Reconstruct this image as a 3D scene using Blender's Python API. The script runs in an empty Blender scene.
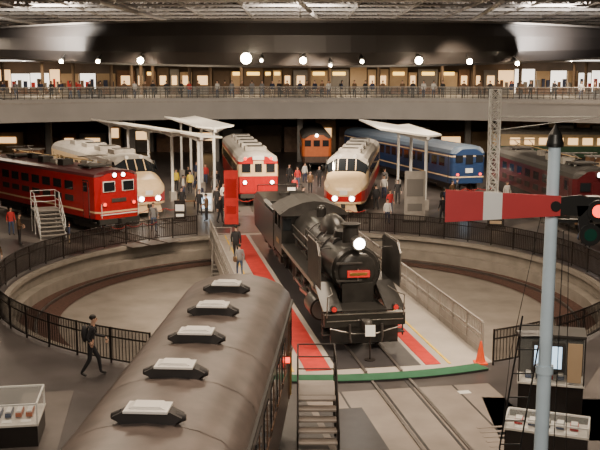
import bpy, math, random
from mathutils import Vector, Matrix
random.seed(4)
S=bpy.context.scene
M={}
def mat(name,col,rough=.5,metal=0,emit=0,var=0.12,scale=3.0,alpha=1.0,ecol=None):
    m=bpy.data.materials.new(name); m.use_nodes=True
    nt=m.node_tree; p=nt.nodes['Principled BSDF']
    p.inputs['Base Color'].default_value=(*col,1)
    p.inputs['Roughness'].default_value=rough
    p.inputs['Metallic'].default_value=metal
    if emit:
        p.inputs['Emission Color'].default_value=(*(ecol or col),1)
        p.inputs['Emission Strength'].default_value=emit
    if var:
        tc=nt.nodes.new('ShaderNodeTexCoord'); n=nt.nodes.new('ShaderNodeTexNoise')
        n.inputs['Scale'].default_value=scale; n.inputs['Detail'].default_value=4
        mr=nt.nodes.new('ShaderNodeMapRange')
        mr.inputs['From Min'].default_value=.3; mr.inputs['From Max'].default_value=.7
        mr.inputs['To Min'].default_value=1-var; mr.inputs['To Max'].default_value=1+var
        hs=nt.nodes.new('ShaderNodeHueSaturation'); hs.inputs['Color'].default_value=(*col,1)
        nt.links.new(tc.outputs['Object'],n.inputs['Vector'])
        nt.links.new(n.outputs['Fac'],mr.inputs['Value'])
        nt.links.new(mr.outputs['Result'],hs.inputs['Value'])
        nt.links.new(hs.outputs['Color'],p.inputs['Base Color'])
    if alpha<1: p.inputs['Alpha'].default_value=alpha
    M[name]=m; return m

mat('floor_dark',(.065,.058,.058),.35,var=.3,scale=.6)
mat('floor_light',(.25,.215,.19),.42,var=.15,scale=1.2)
mat('floor_mid',(.13,.115,.108),.42,var=.15,scale=1.2)
mat('tile_dark',(.035,.033,.036),.35,var=.2)
mat('concrete',(.24,.215,.185),.7,var=.15,scale=1.5)
mat('pit_floor',(.21,.185,.16),.65,var=.2,scale=.8)
mat('ballast',(.07,.033,.024),.9,var=.4,scale=8)
mat('rail',(.25,.23,.22),.35,.9)
mat('deck',(.38,.345,.31),.5,var=.1,scale=1)
mat('carpet_red',(.45,.02,.015),.8,var=.15)
mat('yellow',(.75,.5,.03),.6)
mat('carpet_green',(.02,.10,.05),.9)
mat('fence_dark',(.022,.018,.017),.4,.3)
mat('fence_panel',(.03,.022,.02),.35,alpha=.55,var=0)
mat('fence_grey',(.34,.315,.29),.45,.2)
mat('loco_black',(.02,.019,.018),.3,var=.3)
mat('loco_dull',(.036,.033,.031),.5,var=.3)
mat('steel',(.35,.33,.31),.3,.9)
mat('brass',(.6,.4,.12),.3,.9)
mat('coal',(.012,.012,.013),.55,var=.4,scale=10)
mat('plate_red',(.65,.03,.025),.4)
mat('arm_red',(.45,.035,.04),.5,var=.05)
mat('white_paint',(.75,.75,.73),.45,var=.05)
mat('pole_white',(.55,.68,.78),.4,var=.06)
mat('black',(.012,.012,.012),.4)
mat('glass_dark',(.015,.018,.022),.08,var=0)
mat('train_red',(.42,.014,.016),.28,var=.08)
mat('train_darkred',(.075,.012,.015),.3,var=.1)
mat('train_cream',(.75,.56,.33),.33,var=.05)
mat('train_roof',(.33,.31,.28),.6,var=.15)
mat('train_blue',(.02,.045,.12),.28,var=.08)
mat('train_blueroof',(.10,.14,.2),.4,var=.08)
mat('train_orange',(.38,.09,.02),.35)
mat('train_brown',(.05,.028,.02),.3,var=.2)
mat('train_green',(.06,.12,.07),.4)
mat('coach_roof',(.135,.108,.097),.42,var=.28,scale=1.8)
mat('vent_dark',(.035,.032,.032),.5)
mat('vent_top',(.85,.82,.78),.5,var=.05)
mat('under',(.03,.028,.026),.6)
mat('lamp',(1,.85,.6),.5,emit=60,var=0)
mat('headlamp',(1,.95,.85),.5,emit=25,var=0)
mat('lens_red',(.8,.02,.01),.2,emit=4,var=0,ecol=(1,.05,.02))
mat('lens_green',(.01,.05,.035),.2,var=0)
mat('win_warm',(1,.7,.35),.5,emit=1.8,var=0,ecol=(1,.6,.26))
mat('sign_yellow',(1,.7,.15),.5,emit=3.0,var=0,ecol=(1,.6,.12))
mat('win_white',(.8,.75,.68),.5,emit=2.3,var=0,ecol=(1,.92,.8))
mat('fascia',(.17,.16,.152),.5,.1,var=.08,scale=.5)
mat('band',(.035,.03,.028),.42,.1,var=0)
mat('band_trim',(.16,.145,.13),.4,.3)
mat('truss',(.34,.31,.285),.5,.1)
mat('ceiling',(.05,.045,.04),.8,var=.2)
mat('louver',(.38,.37,.36),.5,.1)
mat('wall',(.10,.07,.05),.8,var=.25,scale=.5)
mat('wall_light',(.42,.31,.2),.7,var=.15,scale=.5)
mat('canopy',(.8,.78,.72),.45,var=.05)
mat('screen',(.5,.7,.9),.3,emit=1.8,var=0)
mat('case_top',(.6,.58,.54),.4,var=.1)
mat('glass',(.7,.75,.75),.05,alpha=.13,var=0)
mat('cone',(.8,.09,.02),.5)
mat('wood',(.14,.07,.035),.5,var=.25)
mat('skin',(.62,.38,.27),.55,var=.04)
mat('hair',(.015,.012,.01),.5)
mat('shoe',(.02,.018,.018),.4)
for k,c in dict(c_black=(.02,.02,.024),c_navy=(.03,.04,.09),c_grey=(.2,.2,.21),c_white=(.65,.63,.6),c_yellow=(.7,.55,.05),
    c_red=(.5,.04,.04),c_brown=(.13,.075,.04),c_beige=(.42,.34,.24),c_denim=(.06,.09,.17)).items(): mat(k,c,.8,var=.12,scale=8)

class B:
    def __init__(s): s.v=[];s.f=[];s.m=[];s.s=[];s.names=[]
    def mi(s,n):
        if n not in s.names: s.names.append(n)
        return s.names.index(n)
    def add(s,vs,fs,m,smooth=False):
        o=len(s.v); s.v+= [tuple(v) for v in vs]; i=s.mi(m)
        for f in fs: s.f.append(tuple(o+k for k in f)); s.m.append(i); s.s.append(smooth)
    def box(s,c,d,m,rz=0,rx=0,ry=0):
        R=Matrix.Rotation(rz,3,'Z')@Matrix.Rotation(ry,3,'Y')@Matrix.Rotation(rx,3,'X')
        vs=[]
        for z in(-1,1):
            for x,y in((-1,-1),(1,-1),(1,1),(-1,1)):
                vs.append(R@Vector((x*d[0]/2,y*d[1]/2,z*d[2]/2))+Vector(c))
        s.add(vs,[(3,2,1,0),(4,5,6,7),(0,1,5,4),(1,2,6,5),(2,3,7,6),(3,0,4,7)],m)
    def cyl(s,p,q,r,m,r2=None,n=14,cap=True):
        p=Vector(p);q=Vector(q);d=(q-p)
        if d.length<1e-6:return
        r2=r if r2 is None else r2
        d.normalize(); a=Vector((0,0,1)) if abs(d.z)<.9 else Vector((1,0,0))
        u=d.cross(a).normalized(); w=d.cross(u)
        A=[p+(u*math.cos(t)+w*math.sin(t))*r for t in [2*math.pi*k/n for k in range(n)]]
        C=[q+(u*math.cos(t)+w*math.sin(t))*r2 for t in [2*math.pi*k/n for k in range(n)]]
        s.add(A+C,[(k,(k+1)%n,n+(k+1)%n,n+k) for k in range(n)],m,n>5)
        if cap:
            if r>0:s.add(A,[tuple(range(n-1,-1,-1))],m)
            if r2>0:s.add(C,[tuple(range(n))],m)
    def sph(s,c,r,m,n=14,k=8):
        if not isinstance(r,(tuple,list)): r=(r,r,r)
        vs=[];fs=[]
        for i in range(k+1):
            a=math.pi*i/k
            for j in range(n):
                t=2*math.pi*j/n
                vs.append((c[0]+r[0]*math.sin(a)*math.cos(t),c[1]+r[1]*math.sin(a)*math.sin(t),c[2]+r[2]*math.cos(a)))
        for i in range(k):
            for j in range(n):
                fs.append((i*n+j,(i+1)*n+j,(i+1)*n+(j+1)%n,i*n+(j+1)%n))
        s.add(vs,fs,m,True)
    def prism(s,poly,ax,a,b,m):
        def P(u,w,t):
            return {'x':(t,u,w),'y':(u,t,w),'z':(u,w,t)}[ax]
        n=len(poly)
        vs=[P(u,w,a) for u,w in poly]+[P(u,w,b) for u,w in poly]
        s.add(vs,[tuple(range(n-1,-1,-1)),tuple(range(n,2*n))]+[(k,(k+1)%n,n+(k+1)%n,n+k) for k in range(n)],m)
    def tube(s,pts,r,m,n=6):
        for a,b in zip(pts[:-1],pts[1:]): s.cyl(a,b,r,m,n=n)
    def wheel(s,x,y,r,m='under',w=.12,z0=.06):
        s.cyl((x-w/2,y,r+z0),(x+w/2,y,r+z0),r,m,n=24)
        s.cyl((x-w/2-.01,y,r+z0),(x+w/2+.01,y,r+z0),r*.9,'steel',n=24)
        s.cyl((x-w/2-.02,y,r+z0),(x+w/2+.02,y,r+z0),r*.84,m,n=24)
    def mesh(s,name):
        me=bpy.data.meshes.new(name); me.from_pydata(s.v,[],s.f)
        for n in s.names: me.materials.append(M[n])
        me.polygons.foreach_set('material_index',s.m); me.polygons.foreach_set('use_smooth',s.s)
        me.update(); return me
    def obj(s,name,loc=(0,0,0),rz=0,parent=None,bevel=0):
        me=s.mesh(name)
        o=bpy.data.objects.new(name,me); S.collection.objects.link(o)
        o.location=loc;o.rotation_euler=(0,0,rz)
        if parent:o.parent=parent
        if bevel:
            md=o.modifiers.new('b','BEVEL');md.width=bevel;md.segments=2;md.limit_method='ANGLE';md.angle_limit=math.radians(50)
        return o
def rzdir(dx,dy): return math.atan2(-dx,dy)

# ---------------- room shell ----------------
CX,CY,R=.3,39.3,13.0
PIT=-1.3
N=128
b=B()
def ringpts(r,z,n=N): return [(CX+r*math.cos(2*math.pi*k/n),CY+r*math.sin(2*math.pi*k/n),z) for k in range(n)]
def annulus(b,r1,r2,z,m,n=N,z2=None):
    A=ringpts(r1,z,n);C=ringpts(r2,z if z2 is None else z2,n)
    b.add(A+C,[(k,n+k,n+(k+1)%n,(k+1)%n) for k in range(n)],m)
annulus(b,R,95,0,'floor_dark')
b.obj('floor')
b=B()
annulus(b,0.01,R,PIT,'pit_floor')
annulus(b,R,R,PIT,'concrete',z2=-.001)
b.f=[f[::-1] if i>=N else f for i,f in enumerate(b.f)]
annulus(b,R-.55,R-.0,PIT+.55,'concrete'); annulus(b,R-.55,R-.55,PIT,'concrete',z2=PIT+.55)
annulus(b,R-2.2,R-.55,PIT+.04,'ballast')
annulus(b,R-1.35,R-1.25,PIT+.16,'rail'); annulus(b,R-1.35,R-1.35,PIT,'rail',z2=PIT+.16)
annulus(b,R-.25,R,-.02,'concrete'); annulus(b,R-.25,R-.25,-.2,'concrete',z2=-.02)
b.obj('turntable_pit')

def slab(name,c,d,m):
    b=B(); b.box(c,d,m); return b.obj(name)
slab('wall_back',(0,114,9),(100,.4,18),'wall')
slab('wall_left',(-48,52,9),(.4,124,18),'wall')
slab('wall_right',(48,52,9),(.4,124,18),'wall')
slab('wall_front',(0,-10,9),(96,.4,18),'wall')
slab('ceiling',(0,52,18.2),(96,124,.4),'ceiling')
b=B(); b.box((0,-4.6,7.2),(40,10,.4),'fascia'); b.box((0,.37,7.9),(40,.06,.9),'fence_grey')
for i in range(-6,7): b.box((i*3+.5,-8,3.5),(.4,.4,7),'fascia')
b.obj('viewing_gallery')

# ---------------- floor paving / tracks ----------------
LD=Vector((-.167,.986)).normalized()
LA=rzdir(*LD)
def lc(d): return CX+.15+(CY-d)*.1694
def strip(b,p,dr,L,w,m,z,h=.01,off=0):
    dr=Vector(dr).normalized(); nrm=Vector((dr.y,-dr.x)); p=Vector(p)+nrm*off
    c=p+dr*L/2
    b.box((c.x,c.y,z+h/2),(w,L,h),m,rz=rzdir(dr.x,dr.y))
trains={'redloco':((-10.4,51.2),(-.67,.74),17),'exp1':((-9.7,57.5),(-.48,.88),22),'loc455':((-2.9,62.5),(-.14,.99),22),
 'exp2':((2.8,57.5),(.13,.99),22),'maroon':((17,52),(-.06,1),20)}
b=B(); tr=B()
fs=Vector((lc(25.2),25.2))
strip(b,fs,-LD,24,5.6,'floor_light',.001,.006)
strip(b,fs,-LD,24,.06,'tile_dark',.007,.004,off=1.7); strip(b,fs,-LD,24,.06,'tile_dark',.007,.004,off=-1.7)
strip(b,(lc(23.9),23.9),-LD,3.4,1.25,'tile_dark',.007,.006,off=2.0)
b.box((6.9,22.9,.004),(3.6,3.0,.006),'tile_dark',rz=-.05)
b.box((4.75,24.9,.009),(.35,.25,.005),'white_paint',rz=.2)
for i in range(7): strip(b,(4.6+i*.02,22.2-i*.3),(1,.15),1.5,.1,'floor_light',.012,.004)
b.box((9.5,24,.004),(3.2,9,.006),'floor_mid',rz=-.5)
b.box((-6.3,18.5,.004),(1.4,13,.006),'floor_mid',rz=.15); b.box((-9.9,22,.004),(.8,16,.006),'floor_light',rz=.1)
b.box((-12.5,30.5,.004),(1.4,13,.006),'floor_mid',rz=.5)
for a in range(-8,188,14):
    t=math.radians(a); dr=Vector((math.cos(t),math.sin(t)))
    if a<30 : continue
    strip(b,Vector((CX,CY))+dr*(R+.2),dr,30,1.2,'floor_mid',.002,.004)
for k,(p,d,L) in trains.items():
    dd=Vector(d).normalized()
    strip(b,Vector(p)-dd*4,d,L+4,3.2,'floor_mid',.007,.005)
    for o in(-.56,.56): strip(tr,Vector(p)-dd*4.2,d,L+6,.07,'rail',.012,.05,off=o)
for o in(-.58,.58):
    strip(tr,(lc(26.2),26.2),-LD,22,.08,'rail',.007,.05,off=o)
    for e in (.14,): strip(tr,(lc(26.2),26.2),-LD,22,.07,'tile_dark',.007,.012,off=o-(e if o>0 else -e))
b.obj('floor_paving'); tr.obj('railway_track')
def arc_strip(b,r1,r2,a1,a2,z0,z1,m,n=24):
    for i in range(n):
        t0=math.radians(a1+(a2-a1)*i/n);t1=math.radians(a1+(a2-a1)*(i+1)/n)
        q=[(CX+r*math.cos(t),CY+r*math.sin(t)) for r,t in((r1,t0),(r2,t0),(r2,t1),(r1,t1))]
        b.prism(q,'z',z0,z1,m)
b=B(); arc_strip(b,R+.05,R+.65,-93,-66,.058,.075,'carpet_green'); arc_strip(b,R+.05,R+.65,-93,-66,.012,.06,'tile_dark'); b.obj('threshold_carpet')

# ---------------- turntable bridge ----------------
hw=3.7; RR=R-.04
def arcpts(sgn):
    o=[]
    for i in range(13):
        x=-hw+2*hw*i/12; o.append((x,sgn*math.sqrt(RR*RR-x*x)))
    return o
poly=arcpts(-1)+arcpts(1)[::-1]
b=B(); b.prism(poly,'z',-.5,-.005,'deck')
b.box((-1.2,0,-.85),(.4,23,.7),'fence_grey');b.box((1.2,0,-.85),(.4,23,.7),'fence_grey')
def dstrip(x,w,m,z=0,h=.012,l=24.6): b.box((x,0,z+h/2),(w,l,h),m)
dstrip(-1.95,.8,'carpet_red'); dstrip(1.75,.5,'carpet_red'); dstrip(-2.75,.08,'yellow'); dstrip(2.3,.08,'yellow')
dstrip(0,2.7,'tile_dark',0,.006)
for x in(-.56,.56): b.box((x,0,.03),(.08,25.6,.06),'rail')
for sx in(-1,1):
    x=sx*(hw-.06); y0=-11.6;n=int(23.2/1.4)
    for i in range(n+1): b.box((x,y0+i*23.2/n,.55),(.07,.07,1.1),'fence_grey')
    for z in(1.1,.2,.65): b.box((x,0,z),(.06,23.2,.06),'fence_grey')
    for i in range(150): b.box((x,y0+i*23.2/150,.6),(.018,.02,.95),'fence_grey')
    b.box((x,0,.25),(.03,23.2,.5),'fence_grey')
b.obj('turntable_bridge',(CX+.15,CY,0),LA)

def fence_arc(b,a1,a2,r,z=0,h=1.15):
    def P(t,zz): return (CX+r*math.cos(t),CY+r*math.sin(t),zz)
    A=math.radians(a1);C=math.radians(a2); Ln=(C-A)*r; n=max(2,int(Ln/1.5))
    for i in range(n+1):
        t=A+(C-A)*i/n; b.cyl(P(t,z),P(t,z+h+.03),.035,'fence_dark',n=6)
    n=int(Ln/.5)
    for i in range(n):
        t=A+(C-A)*i/n;u=A+(C-A)*(i+1)/n
        for zz in(h,.12,h*.75): b.cyl(P(t,z+zz),P(u,z+zz),.028,'fence_dark',n=5)
        p=P(t,z+.12);q=P(u,z+.12)
        b.add([p,q,(q[0],q[1],z+h),(p[0],p[1],z+h)],[(0,1,2,3)],'fence_panel')
    n=int(Ln/.13)
    for i in range(n):
        t=A+(C-A)*i/n; b.cyl(P(t,z+.12),P(t,z+h),.012,'fence_dark',n=4,cap=False)
b=B(); fence_arc(b,-64,80,R+.25); b.obj('safety_railing')
b=B(); fence_arc(b,118,248,R+.25); b.obj('safety_railing')

# ---------------- steam locomotive ----------------
def steam_loco():
    b=B(); K='loco_black'; D='loco_dull'
    BZ=2.45
    b.cyl((0,1.8,BZ),(0,4.0,BZ),.86,K,n=40)
    b.cyl((0,1.66,BZ),(0,1.8,BZ),.78,K,r2=.86,n=40)
    b.sph((0,1.68,BZ),(.68,.16,.68),K,n=32,k=12)
    b.cyl((0,1.45,BZ),(0,1.6,BZ),.05,'steel'); b.box((0,1.5,BZ-.1),(.05,.04,.4),'steel')
    for k in range(16):
        t=2*math.pi*k/16; b.sph((.78*math.cos(t),1.65,BZ+.78*math.sin(t)),.03,D,8,5)
    for z in(-.3,.3): b.box((-.3,1.52,BZ+z),(.9,.05,.07),D)
    b.box((0,1.44,BZ-.06),(.78,.04,.24),'plate_red'); b.box((0,1.415,BZ-.06),(.6,.01,.1),'brass')
    b.cyl((0,4.0,BZ),(0,9.8,BZ+.05),.82,K,r2=.9,n=40)
    for y in(4.0,5.4,6.9,8.3): b.cyl((0,y,BZ+.02),(0,y+.07,BZ+.02),.885,D,n=40)
    b.box((0,1.75,BZ+.86),(.3,.35,.12),D)
    b.cyl((0,1.38,BZ+1.0),(0,1.85,BZ+1.0),.24,K,r2=.2,n=24)
    b.cyl((0,1.35,BZ+1.0),(0,1.379,BZ+1.0),.25,'steel',n=24)
    b.cyl((0,1.33,BZ+1.0),(0,1.349,BZ+1.0),.19,'headlamp',n=24)
    b.cyl((0,2.7,BZ+.75),(0,2.7,BZ+1.35),.3,K,r2=.27,n=24); b.cyl((0,2.7,BZ+1.35),(0,2.7,BZ+1.48),.28,K,r2=.36,n=24)
    b.cyl((0,2.7,BZ+1.481),(0,2.7,BZ+1.485),.25,'black',n=24)
    b.cyl((0,3.5,BZ+.75),(0,3.5,BZ+1.1),.5,K,r2=.4,n=20)
    b.sph((0,5.6,BZ+.7),(.5,1.35,.68),K,24,12)
    b.cyl((0,8.1,BZ+.7),(0,8.1,BZ+1.2),.2,K); b.sph((0,8.1,BZ+1.2),.2,K)
    b.cyl((-.35,3.1,BZ+.7),(-.35,3.7,BZ+.7),.2,K); b.cyl((.5,7.4,BZ+.85),(.5,8.0,BZ+.85),.16,D)
    for s in(-1,1):
        b.box((s*1.13,6.0,1.92),(.55,7.6,.06),K); b.box((s*1.4,6.0,1.86),(.03,7.6,.14),'steel')
        b.prism([(.55,1.32),(2.25,1.92),(2.25,1.98),(.5,1.38)],'x',s*.75,s*1.4,K)
        b.prism([(1.15,1.95),(3.5,1.95),(3.5,3.3),(3.3,3.42),(1.55,3.42),(1.15,3.1)],'x',s*1.36,s*1.385,D)
        b.tube([(s*1.41,1.2,2.1),(s*1.41,1.2,3.1),(s*1.41,1.6,3.46),(s*1.41,3.3,3.46)],.02,'steel')
        b.tube([(s*1.372,1.14,1.95),(s*1.372,1.14,3.1),(s*1.372,1.54,3.43)],.018,'steel')
        b.box((s*1.1,2.0,3.2),(.5,.04,.04),D); b.box((s*1.1,3.2,3.2),(.5,.04,.04),D)
        b.tube([(s*.92,3.6,BZ+.3),(s*.97,9.6,BZ+.35)],.022,'steel')
        b.tube([(s*.9,4,BZ-.1),(s*.93,9.6,BZ-.05)],.04,D); b.tube([(s*.75,4.2,BZ+.5),(s*.8,7.2,BZ+.55),(s*.8,7.2,2.0)],.03,D)
        for y in(4.9,5.6,6.3): b.tube([(s*.4,y,BZ+.85),(s*.85,y-.1,BZ+.1),(s*.95,y-.2,1.95)],.025,D)
        b.cyl((s*1.12,2.3,.98),(s*1.12,3.5,.98),.4,K,n=24); b.cyl((s*1.12,2.24,.98),(s*1.12,2.3,.98),.33,'steel',n=24)
        b.cyl((s*1.02,2.2,1.56),(s*1.02,3.6,1.56),.24,K,n=20); b.box((s*.95,2.9,1.25),(.5,1.1,.8),K)
        for y in(5.1,7.0,8.9):
            r=.87; x=s*.62
            b.cyl((x-.065,y,r+.06),(x+.065,y,r+.06),r,'steel',n=36)
            b.cyl((x-.075,y,r+.06),(x+.075,y,r+.06),r*.92,'black',n=36)
            for k in range(14):
                t=2*math.pi*k/14
                b.cyl((x+s*.09,y,r+.06),(x+s*.09,y+.8*r*math.cos(t),r+.06+.88*r*math.sin(t)),.035,D,n=5)
            b.cyl((x,y,r+.06),(x+s*.3,y,r+.06),.13,D)
            b.cyl((x,y,r-.25),(x+s*.42,y,r-.25),.06,'steel')
        b.box((s*.95,7.0,.62),(.07,4.0,.13),'steel'); b.box((s*1.08,5.1,.8),(.06,3.7,.13),'steel',rx=-.09)
        b.cyl((s*1.12,3.5,.98),(s*1.12,4.4,.98),.04,'steel'); b.box((s*1.12,4.1,1.2),(.06,1.6,.05),D)
        for y in(1.5,3.9): b.wheel(s*.62,y,.43)
        b.wheel(s*.62,10.9,.5)
        b.box((s*1.25,.75,.55),(.3,.4,.04),D); b.box((s*1.25,.75,.85),(.3,.4,.04),D); b.box((s*1.38,.75,.85),(.03,.1,.9),D)
        b.cyl((s*1.05,.42,1.45),(s*1.05,.62,1.45),.1,K); b.cyl((s*1.05,.4,1.45),(s*1.05,.42,1.45),.085,'plate_red')
        b.tube([(s*1.3,.4,1.18),(s*1.3,.3,1.9),(s*1.1,.5,1.95),(s*1.0,1.3,1.98)],.022,'steel')
        b.tube([(s*.55,.3,.95),(s*.55,.25,.5),(s*.5,.25,.35)],.045,D)
        b.box((s*.56,.9,.35),(.1,.08,.5),D)
    b.box((0,1.2,1.35),(1.5,1.5,.08),K); b.box((0,1.75,1.7),(1.1,.5,.7),K)
    b.box((0,.5,1.05),(2.75,.16,.4),K); b.box((0,.41,1.05),(2.6,.02,.03),'steel'); b.box((0,.5,1.27),(2.75,.2,.03),'steel')
    b.box((0,.25,.95),(.3,.5,.3),D); b.sph((0,.05,.95),(.16,.14,.22),D)
    b.tube([(-1.2,.36,.82),(-.4,.32,.62),(.4,.32,.62),(1.2,.36,.82)],.02,'steel')
    b.prism([(.5,.85),(.5,.25),(.62,.2),(.62,.85)],'x',-1.15,1.15,K)
    b.box((0,6,1.1),(.95,11,.5),D); b.box((0,10.2,1.5),(1.6,1.4,1.2),D)
    b.box((-.9,4.0,2.25),(.35,.6,.6),D); b.cyl((.98,4.3,2.0),(.98,4.3,2.6),.2,D)
    for s in(-1,1):
        b.box((s*1.38,11.0,1.95),(.04,2.3,1.1),K); b.box((s*1.38,10.0,2.85),(.04,.3,.8),K); b.box((s*1.38,11.0,2.85),(.04,.2,.8),K);b.box((s*1.38,12.05,2.85),(.04,.2,.8),K)
        b.box((s*1.405,11,1.9),(.01,.7,.2),'brass')
        b.box((s*1.15,9.85,2.75),(.35,.02,.5),'glass_dark')
    b.box((0,9.88,2.4),(2.76,.04,1.9),K)
    rf=[(-1.5,3.22),(-1.1,3.5),(-.5,3.72),(0,3.78),(.5,3.72),(1.1,3.5),(1.5,3.22),(1.45,3.15),(-1.45,3.15)]
    b.prism(rf,'y',9.65,12.5,D)
    b.box((0,11,1.4),(2.7,2.4,.1),K)
    b.box((0,16.3,1.25),(2.7,7.4,.25),K); b.box((0,16.3,.95),(1.2,7.2,.4),D)
    b.prism([(-1.38,1.35),(1.38,1.35),(1.38,2.75),(1.25,2.95),(-1.25,2.95),(-1.38,2.75)],'y',15.9,19.9,K)
    for s in(-1,1): b.box((s*1.36,14.3,2.1),(.05,3.5,1.5),K); b.box((s*1.25,14.3,2.95),(.2,3.5,.25),K,ry=s*.6)
    b.box((0,12.75,2.0),(2.6,.05,1.4),K)
    random.seed(9)
    b.box((0,14.3,2.2),(2.5,3.1,1.3),'coal')
    for i in range(110):
        r=random.uniform(.08,.2); x=random.uniform(-1.1,1.1);y=random.uniform(12.95,15.8)
        b.sph((x,y,2.85+.35*(1-abs(x)/1.2)*random.uniform(.3,1)),(r,r*.8,r*.7),'coal',6,4)
    b.cyl((0,18.2,2.9),(0,18.2,3.1),.3,D); b.tube([(-1.2,19.8,3.0),(-1.2,19.8,3.3),(1.2,19.8,3.3),(1.2,19.8,3.0)],.03,D)
    for y in(13.6,15.2,17.4,19.0):
        for s in(-1,1): b.wheel(s*.62,y,.43); b.box((s*.85,y,.5),(.15,.5,.3),D)
    for y in(14.4,18.2):
        for s in(-1,1): b.box((s*.9,y,.62),(.1,2.4,.2),D)
    return b.obj('steam_locomotive',(lc(28.5)-.05,28.5,0),LA,bevel=.012)
steam_loco()

# ---------------- generic rolling stock ----------------
def train(name,p,d,L,bands,roofmat='train_roof',W=1.42,z0=.9,ztop=3.85,nose=None,face=None,wins=(2.15,2.85),winm='glass_dark',nwin=None,roofgear='ac',skirt=None,bev=0):
    b=B()
    prof=[(W*.97,z0,bands[0][1])]
    for zt,m in bands: prof[-1]=(prof[-1][0],prof[-1][1],m); prof.append((W,zt,m))
    zr=bands[-1][0]; h=ztop-zr
    prof[-1]=(W,zr,roofmat)
    prof+=[(W*.94,zr+h*.42,roofmat),(W*.75,zr+h*.75,roofmat),(W*.42,zr+h*.94,roofmat),(W*.12,ztop,roofmat)]
    n=len(prof)
    def ring(y,fw,zt):
        out=[]
        for hw_,z,m in prof:
            if zt<ztop:
                k=zt-.5
                if z>k:
                    t=(z-k)/(ztop-k); zn=k+.5*math.sin(t*math.pi/2); hn=hw_*fw*(1-.55*t**2) if z<=zr else hw_*fw*(.72-.0*t)
                else: zn=z;hn=hw_*fw
            else: zn=z;hn=hw_*fw
            out.append((hn,y,zn))
        return out
    if nose=='bonnet': st=[(0,.45,1.75),(.08,.62,1.95),(.3,.8,2.2),(.8,.93,2.42),(1.6,1,2.62),(2.3,1,2.8),(2.85,.97,3.6),(3.3,1,ztop),(L,1,ztop)]
    elif nose=='flatv': st=[(0,.86,ztop-.15),(.25,1,ztop),(L,1,ztop)]
    elif nose=='round': st=[(0,.8,ztop-.3),(.12,.93,ztop-.12),(.4,1,ztop),(L,1,ztop)]
    else: st=[(0,1,ztop),(L,1,ztop)]
    rings=[ring(*s_) for s_ in st]
    for j in range(len(rings)-1):
        A=rings[j];C=rings[j+1]
        for i in range(n-1):
            m=prof[i][2]
            if nose=='bonnet':
                if j==5 and i>=n-6: m='glass_dark' 
                elif j<6 and i>=len(bands)-0 : m=bands[-1][1]
            for s in(1,-1):
                q=[(s*A[i][0],A[i][1],A[i][2]),(s*C[i][0],C[i][1],C[i][2]),(s*C[i+1][0],C[i+1][1],C[i+1][2]),(s*A[i+1][0],A[i+1][1],A[i+1][2])]
                if s<0:q=q[::-1]
                b.add(q,[(0,1,2,3)],m)
        m=roofmat
        if nose=='bonnet': m='glass_dark' if j==5 else (bands[-1][1] if j<6 else roofmat)
        a=A[-1];c=C[-1]; b.add([(a[0],a[1],a[2]),(c[0],c[1],c[2]),(-c[0],c[1],c[2]),(-a[0],a[1],a[2])],[(0,1,2,3)],m)
    for ri,fl in((0,False),(-1,True)):
        A=rings[ri]
        for i in range(n-1):
            q=[(-A[i][0],A[i][1],A[i][2]),(A[i][0],A[i][1],A[i][2]),(A[i+1][0],A[i+1][1],A[i+1][2]),(-A[i+1][0],A[i+1][1],A[i+1][2])]
            m=prof[i][2] if i<len(bands)+0 else (bands[-1][1])
            if fl:q=q[::-1]
            b.add(q,[(0,1,2,3)],m)
    y0=3.6 if nose=='bonnet' else .5
    b.box((0,L/2+(.6 if nose=='bonnet' else 0),z0-.1),(2.4,L-2.0,.35),'under')
    for yb in(y0+1.6,L-2.8):
        for dy in(-1.05,1.05):
            for s in(-1,1): b.wheel(s*.6,yb+dy,.43)
        for s in(-1,1): b.box((s*.95,yb,.5),(.15,3.0,.3),'under')
    b.box((0,L/2,.5),(2.2,4,.5),'under')
    if wins:
        y=y0+1.4; dy=1.45
        while y<L-1.0:
            for s in(-1,1): b.box((s*(W+.004),y,(wins[0]+wins[1])/2),(.03,1.0,wins[1]-wins[0]),winm); 
            y+=dy
        for s in(-1,1):
            for yy in(y0+.2,L-.7): b.box((s*(W+.004),yy,2.0),(.025,.06,2.0),'under')
    if roofgear=='ac':
        y=y0+2.0
        while y<L-1.5:
            b.box((0,y,ztop+.08),(1.5,1.5,.3),'train_roof'); b.box((0,y,ztop+.25),(1.1,.9,.05),'under'); y+=3.4
    if roofgear=='elec':
        for yy in(2.6,L-2.6):
            b.box((0,yy,ztop+.1),(1.5,1.4,.1),'under')
            for s in(-1,1):
                b.tube([(s*.7,yy,ztop+.12),(s*.5,yy-.8,ztop+.45),(s*.55,yy+.2,ztop+.62)],.03,'steel')
                for t in(-.5,.5): b.cyl((s*.6,yy+t,ztop-.1),(s*.6,yy+t,ztop+.12),.07,'white_paint',n=8)
            b.box((0,yy+.2,ztop+.65),(1.9,.25,.05),'steel')
        for i in range(6): b.box((random.uniform(-.5,.5),4+i*1.3,ztop+.1),(.7,.7,random.uniform(.25,.5)),'under' if i%2 else 'train_roof')
        b.tube([(-.3,2,ztop+.4),(-.3,L-2,ztop+.4)],.03,'brass')
        for s in(-1,1):
            for i in range(7):
                yy=3.2+i*(L-6.4)/6; b.box((s*(W+.005),yy,2.75),(.03,1.0,.5),'glass_dark'); b.box((s*(W+.005),yy,2.0),(.03,1.0,.35),'under')
            b.box((s*(W+.005),1.2,2.1),(.03,.7,2.2),'under') ; b.box((s*(W+.02),1.2,2.05),(.02,.6,2.1),bands[-1][1]); b.box((s*(W+.035),1.2,2.8),(.02,.45,.55),'glass_dark')
            b.tube([(s*(W+.06),.75,1.2),(s*(W+.06),.75,2.8)],.02,'steel')
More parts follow.
